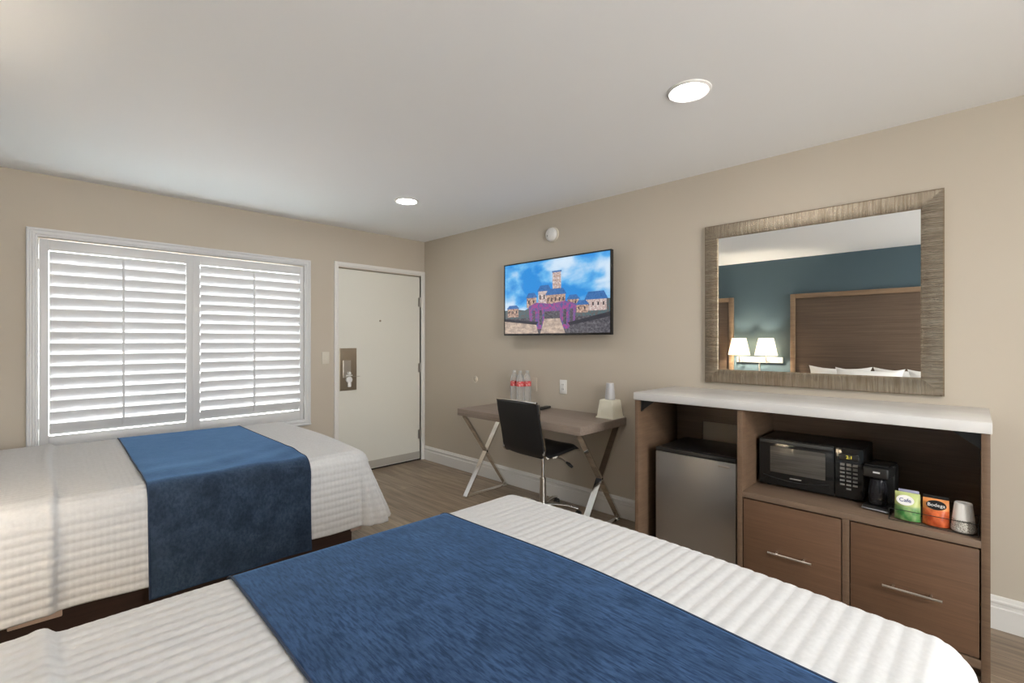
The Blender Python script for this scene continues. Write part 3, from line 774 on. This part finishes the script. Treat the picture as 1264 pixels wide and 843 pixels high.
for k in range(4):
    a = k*PI/2; R_ = Matrix.Rotation(a, 3, 'Z')
    pts = [(-.040, -.0718, .018), (.040, -.0718, .018), (.034, -.0600, .112), (-.034, -.0600, .112)]
    loop = [R_ @ Vector(p) for p in pts]
    tube(bm, loop, .0022, 6, closed=True)
obj('panel_ribs', bm, M['cream'], t, world=False)
t = thing('cup_stack', 'stack of wrapped clear plastic cups standing upside down on the ice bucket', 'cups', (3.06, 1.955, 0.891))
bm = bmesh.new()
for k in range(5):
    z = .006*k
    lathe(bm, [(0.038, z+.001), (0.037, z+.006), (0.0275, .098+z), (0.0, .099+z)], (0, 0, 0), 28, cap=False)
obj('nested_cups', bm, M['cupclear'], t, world=False)

# ================================================================ CHAIR
t = thing('office_chair', 'black leather armless office chair with chrome frame tucked at the desk', 'office chair', (2.760, 2.358, 0), math.radians(-2))
# side profile: (x, z); forward is +x
prof = [(-.300, .872), (-.292, .82), (-.280, .76), (-.266, .70), (-.252, .64), (-.240, .58), (-.232, .535), (-.222, .500), (-.200, .476), (-.165, .467), (-.10, .468), (-.02, .474), (.06, .482), (.12, .488), (.165, .486), (.188, .470)]
prof = [(x*.967, z*.967+.045) for x, z in prof]
def shell(p, half, th, lean=1):
    bm = bmesh.new(); rows = []
    ny = 10
    N = len(p)
    for i, (x, z) in enumerate(p):
        a = Vector(p[max(i-1, 0)]); b_ = Vector(p[min(i+1, N-1)]); d = (b_-a).normalized(); nrm = Vector((-d.y, d.x))
        for_ = []
        for s in (0, 1):
            for j in range(ny+1):
                u = -1+2*j/ny
                dish = -.014*(1-u*u)*(1 if z > .5 else .6)
                edge = (1-abs(u)**6)
                off = dish+(th*(.35+.65*edge) if s else 0)
                for_.append((x+nrm.x*off, u*half, z+nrm.y*off))
        rows.append([bm.verts.new(q) for q in for_])
    m_ = ny+1
    for i in range(N-1):
        A, Bq = rows[i], rows[i+1]
        for j in range(ny):
            bm.faces.new((A[j], A[j+1], Bq[j+1], Bq[j])); bm.faces.new((A[m_+j], Bq[m_+j], Bq[m_+j+1], A[m_+j+1]))
        bm.faces.new((A[0], Bq[0], Bq[m_], A[m_])); bm.faces.new((A[ny], A[m_+ny], Bq[m_+ny], Bq[ny]))
    for A in (rows[0], rows[-1]):
        for j in range(ny): bm.faces.new((A[j], A[m_+j], A[m_+j+1], A[j+1]))
    return bm
UP = .030
L('backrest', shell(prof[:9], .205, .026), M['leather']); L('seat', shell(prof[8:], .198, .040), M['leather'])
for s in (-1, 1):
    pts = [(x+(.014 if z > .53 else 0), s*(.207-.004*(z < .5)), z+(.0 if z > .53 else -.002)) for x, z in prof]
    L('side_rail', T(pts, .0075, 8, flat=(.010, .020, (0, 1, 0))), M['chrome'])
L('top_rail', T([(-.288, -.205, .896), (-.277, -.10, .896), (-.274, 0, .896), (-.277, .10, .896), (-.288, .205, .896)], .0085, 8), M['chrome'])
L('seat_mechanism', B(-.10, .08, -.075, .075, .455, .490, .01), M['black'])
L('gas_lift', LA([(0.014, .24), (0.014, .458)], (0, 0, 0), 20), M['chrome'])
L('lift_cover', LA([(0.030, .085), (0.027, .10), (0.024, .275), (0.026, .277), (0.026, .286), (0.016, .288)], (0, 0, 0), 24), M['nickel'])
lv = L('height_lever', T([(.0, -.06, .472), (.02, -.17, .455), (.03, -.215, .430)], .0045, 8), M['nickel'])
obj('lever_knob', T([(.028, -.205, .437), (.034, -.228, .424), (.04, -.255, .406)], [.007, .013, .010], 10), M['black'], lv, world=False)
L('base_hub', LA([(0.034, .060), (0.034, .088), (0.030, .092)], (0, 0, 0), 24), M['nickel'])
for k in range(5):
    a = math.radians(18+72*k); c_, s_ = math.cos(a), math.sin(a)
    L('base_leg', T([(c_*r, s_*r, z) for r, z in ((.02, .082), (.10, .088), (.19, .082), (.265, .064))], [.017, .015, .013, .011], 10), M['chrome'])
    cs_ = L('caster', LA([(0.0, -.022), (0.020, -.020), (0.026, -.012), (0.026, -.003), (0.022, -.002), (0.022, .002), (0.026, .003), (0.026, .012), (0.020, .020), (0.0, .022)], (0, 0, 0), 20, 'x', cap=False), M['black'])
    cs_.location = (c_*.268, s_*.268, .026); cs_.rotation_euler = (0, 0, a+PI/2)
# ================================================================ BEDS
HEADS = [(-0.86)]
def rnd(i, j, s): return math.sin(i*12.9898+j*78.233+s)*0.5
class Drape:
    """cloth surface over a mattress top; u from head (0) to foot, v across"""
    def __init__(s, L_, W_, z, r, dside, dfoot, seed, wav=1.0):
        s.L, s.W, s.z, s.r, s.ds, s.df, s.seed, s.wav = L_, W_, z, r, dside, dfoot, seed, wav
    def pts(s, U, V, lift=0.0, rib=True, waffle=True, wr=0.0, fold=None):
        r = s.r
        cu = np.minimum(U, s.L-r); cv = np.clip(V, -(s.W/2-r), s.W/2-r)
        du, dv = U-cu, V-cv
        sm_ = np.hypot(du, dv); ch = np.maximum(np.abs(du), np.abs(dv))
        safe = np.where(sm_ < 1e-9, 1, sm_)
        nx, ny = du/safe, dv/safe
        q = np.minimum(ch, r*PI/2)/r
        over = np.maximum(ch-r*PI/2, 0)
        fl = 0.08+0.22*np.abs(nx)
        # soft folds in the hanging part
        along = U*1.0*np.abs(ny)+V*np.abs(nx)
        wavy = s.wav*(0.010*np.sin(along*7.3+s.seed)+0.006*np.sin(along*15.1+2*s.seed))*np.minimum(over/0.35, 1)*(1-0.8*np.abs(nx))
        # fuller at the foot corners
        corner = np.abs(nx*ny)*2
        out = r*np.sin(q)+fl*over+wavy+corner*0.05*np.minimum(over/0.3, 1)
        drop = r*(1-np.cos(q))+over*0.995
        X = cu+nx*out; Y = cv+ny*out
        # normal of the profile
        h = np.sin(q); nz = np.cos(q)
        h = np.where(ch > 0, h, 0); nz = np.where(ch > 0, nz, 1)
        # gentle crown and lumps
        flat = np.clip(1-ch/r, 0, 1)
        crown = 0.012*(1-(2*V/s.W)**2).clip(0, 1)+0.004*np.sin(U*3.1+s.seed)*np.sin(V*4.3+1.3*s.seed)
        Z = s.z-drop+crown*1.0
        d = np.full(U.shape, lift)
        if rib:
            a = np.abs(np.sin(PI*(V+0.02*0)/0.038))**0.6
            if waffle: a = a*(0.72+0.28*np.abs(np.sin(PI*U/0.022)))
            d = d+s.amp*(a-0.5)
        if fold is not None:
            fu = U-fold-0.012*np.sin(V*3+s.seed)
            d = d+0.014/(1+np.exp(fu/0.004))+0.005*np.exp(-((fu+0.02)/0.018)**2)
        if wr:
            d = d+wr*(1.0+np.sin(U*19+V*6+3*np.sin(V*4))*0.5+np.sin(V*23-U*9+2*np.sin(U*5))*.5)*np.exp(-((V+s.W/2-0.22)/0.25)**2)
        X = X+nx*h*d; Y = Y+ny*h*d; Z = Z+nz*d
        return X, Y, Z
def grid_mesh(name, X, Y, Z, mat, parent, thick=0.0):
    n, k = X.shape
    co = np.stack([X, Y, Z], -1).reshape(-1, 3).astype(np.float32)
    idx = np.arange(n*k).reshape(n, k)
    f = np.stack([idx[:-1, :-1], idx[1:, :-1], idx[1:, 1:], idx[:-1, 1:]], -1).reshape(-1, 4)
    me = bpy.data.meshes.new(name)
    me.vertices.add(len(co)); me.vertices.foreach_set('co', co.ravel())
    me.loops.add(f.size); me.loops.foreach_set('vertex_index', f.ravel().astype(np.int32))
    me.polygons.add(len(f)); me.polygons.foreach_set('loop_start', np.arange(0, f.size, 4, dtype=np.int32))
    me.polygons.foreach_set('use_smooth', np.ones(len(f), bool))
    me.update(calc_edges=True); me.validate(); me.materials.append(mat)
    o = bpy.data.objects.new(name, me); COL.objects.link(o); o.parent = parent
    if thick:
        md = o.modifiers.new('thickness', 'SOLIDIFY'); md.thickness = thick; md.offset = -1
    return o

def bed(foot, cy_at, rot, W_, L_, seed, which, runner_mat_, wr, fold_u, run, wav):
    """foot: world point at the middle of the foot edge"""
    ca, sa = math.cos(rot), math.sin(rot)
    hx, hy = foot[0]-ca*L_, foot[1]-sa*L_
    H_ = 0.650
    t = thing('bed', which[0], 'bed', (hx, hy, 0), rot)
    def P_(name, bm, mat, **k): return obj(name, bm, mat, t, world=False, **k)
    P_('bed_base', B(.04, L_-.10, -W_/2+.07, W_/2-.07, .03, .30, .006), M['bed_base'])
    P_('mattress', B(.02, L_-.045, -W_/2+.03, W_/2-.03, .30, H_-.035, .05, seg=4), M['mattress'])
    for x in (.12, L_-.16):
        for y in (-W_/2+.13, W_/2-.13): P_('leg', LA([(0.022, 0), (0.028, .03)], (x, y, 0), 14), M['black'])
    for a, b_ in ((fold_u-.13, fold_u+.03), (L_-.13, L_-.065)): P_('sheet_corner', B(a, b_, -W_/2+.015, -W_/2+.028, .175, .40, .004), M['sheet'])
    D = Drape(L_, W_, H_, 0.085, .0, .0, seed, wav); D.amp = 0.0032 if seed < 2 else 0.0056
    dr_s, dr_f = 0.485, 0.475
    U, V = np.meshgrid(np.arange(0.0, L_-.085+dr_f, .0066), np.arange(-(W_/2-.085+dr_s), W_/2-.085+dr_s, .0063), indexing='ij')
    X, Y, Z = D.pts(U, V, lift=0.004, fold=fold_u)
    Zmin = 0.03; Z = np.maximum(Z, Zmin)
    bs = grid_mesh('bedspread', X, Y, Z, M['quilt'], None, 0.004)
    bs.location = (hx, hy, 0); bs.rotation_euler = (0, 0, rot); tag(bs, which[1], 'bedspread')
    # runner
    ex = 0.055
    U, V = np.meshgrid(np.arange(run[0], run[1]+.001, .0085), np.arange(-(W_/2-.085+dr_s+ex), W_/2-.085+dr_s+ex, .009), indexing='ij')
    Ue = U+0.006*np.sin(V*5+seed)*(U > (run[0]+run[1])/2)
    X, Y, Z = D.pts(Ue, V, lift=0.0105, rib=False, wr=wr)
    rn = grid_mesh('bed_runner', X, Y, Z, runner_mat_, None, 0.004)
    rn.location = (hx, hy, 0); rn.rotation_euler = (0, 0, rot); tag(rn, which[2], 'bed runner')
    for e in (0, -1):
        pts = [(X[e, i], Y[e, i], Z[e, i]) for i in range(0, X.shape[1], 2)]
        obj('piping', T(pts, .0032, 6), M['piping'], rn, world=False)
    return t, (hx, hy)
LB = 2.36
R2 = math.radians(-1.9)
bed((1.548, 0.762), 0, R2, 1.545, LB, 1.3,
    ('near bed with white quilted cover and dark base, closest to the mirror', 'white ribbed bedspread covering the near bed', 'blue woven runner lying across the near bed'),
    M['runner_near'], 0.0, 0.835, (1.196, 1.946), 0.8)
bed((1.535, 3.455), 0, R2, 1.545, LB, 4.1,
    ('far bed beside the shuttered window on a dark brown base', 'white quilted bedspread covering the far bed by the window', 'blue velvet runner draped across the far bed by the window'),
    M['runner_far'], 0.006, 0.93, (1.246, 1.98), 1.0)

# headboards on the head wall
def headboard(name, label, ya, yb):
    t = thing(name, label, 'headboard', (XB, (ya+yb)/2, 0.35))
    obj('panel', B(XB, XB+.035, ya+.05, yb-.05, .36, 1.895, .002), M['headboard_panel'], t)
    fw = .058
    bm = bmesh.new()
    for a in ((ya, ya+fw, .35, 1.95), (yb-fw, yb, .35, 1.95), (ya+fw, yb-fw, 1.95-fw, 1.95)): box(bm, XB, XB+.058, a[0], a[1], a[2], a[3], .004)
    obj('headboard_frame', bm, M['headboard_frame'], t)
headboard('headboard', 'tall dark wood headboard behind the near bed seen in the mirror', -0.02, 1.765)
headboard('headboard', 'tall dark wood headboard behind the far bed by the window', 2.503, 4.28)

# pillows on the near bed (their tops show in the mirror)
def pillow_bm(w_, h_, th):
    bm = bmesh.new(); n = 18; F = {}
    for s in (-1, 1):
        for i in range(n+1):
            for j in range(n+1):
                u, q = -1+2*i/n, -1+2*j/n
                e = max(0, (1-abs(u)**2.4)*(1-abs(q)**2.4))
                pin_ = 1-.26*(1-u*u)*abs(q)**1.5; pin2 = 1-.10*(1-q*q)*abs(u)**1.5
                F[s, i, j] = bm.verts.new((s*(th*e**.55+.001), u*w_/2*pin2, h_/2+q*h_/2*pin_)) if s == -1 or (0 < i < n and 0 < j < n) else F[-1, i, j]
        for i in range(n):
            for j in range(n):
                q = (F[s, i, j], F[s, i+1, j], F[s, i+1, j+1], F[s, i, j+1])
                try: bm.faces.new(q if s == 1 else q[::-1])
                except ValueError: pass
    return bm
PL = [(1.20, 0, 'white pillow against the near headboard, leftmost in the mirror'), (0.535, 0, 'white pillow against the near headboard, right of two back ones'),
      (0.880, 1, 'white pillow in the front row, middle of the near bed'), (0.205, 1, 'white pillow in the front row, nearest the mirror edge')]
p0 = None
for cy_, row, lab in PL:
    if p0 is None:
        p0 = obj('pillow', pillow_bm(.66, .33, .075), M['pillow'], None, recenter=False); o = p0
    else: o = p0.copy(); COL.objects.link(o)
    o.location = (XB+.255+row*.21, cy_, .705); o.rotation_euler = (0, math.radians(-20-row*2), 0)
    tag(o, lab, 'pillow', 'pillows on the near bed')

# twin wall lamp between the headboards
t = thing('wall_lamp', 'twin wall lamp with two glowing cream shades between the headboards', 'wall lamp', (XB, 2.16, 1.06))
obj('back_plate', B(XB, XB+.03, 1.862, 2.458, 1.022, 1.102, .003), M['white_plastic'], t)
for yy in (1.905, 2.15, 2.43): obj('switch', LA([(0.0, .034), (0.006, .034), (0.006, .03)], (XB, yy, 1.058), 10, 'x'), M['black'], t)
for yy in (2.030, 2.378):
    ar = obj('lamp_arm', T([(XB+.03, yy, 1.05), (XB+.12, yy, 1.045), (XB+.165, yy, 1.06), (XB+.170, yy, 1.10), (XB+.170, yy, 1.16)], .008, 10), M['nickel'], t)
    shp = obj('lamp_shade', LA([(0.142, 1.128), (0.092, 1.365)], (XB+.17, yy, 0), 36, cap=False), M['shade'], t)
    obj('bulb', LA([(0.0, 1.160), (0.012, 1.165), (0.024, 1.20), (0.028, 1.225), (0.022, 1.25), (0.0, 1.262)], (XB+.17, yy, 0), 16, cap=False), M['bulb'], t)
    obj('finial', LA([(0.0, 1.020), (0.010, 1.024), (0.010, 1.044), (0.0, 1.046)], (XB+.15, yy, 0), 12, cap=False), M['nickel'], t)
obj('cord_cover', B(XB, XB+.012, 2.150, 2.170, 0.16, 1.021, .002), M['nickel'], t)
bpy.context.view_layer.update()
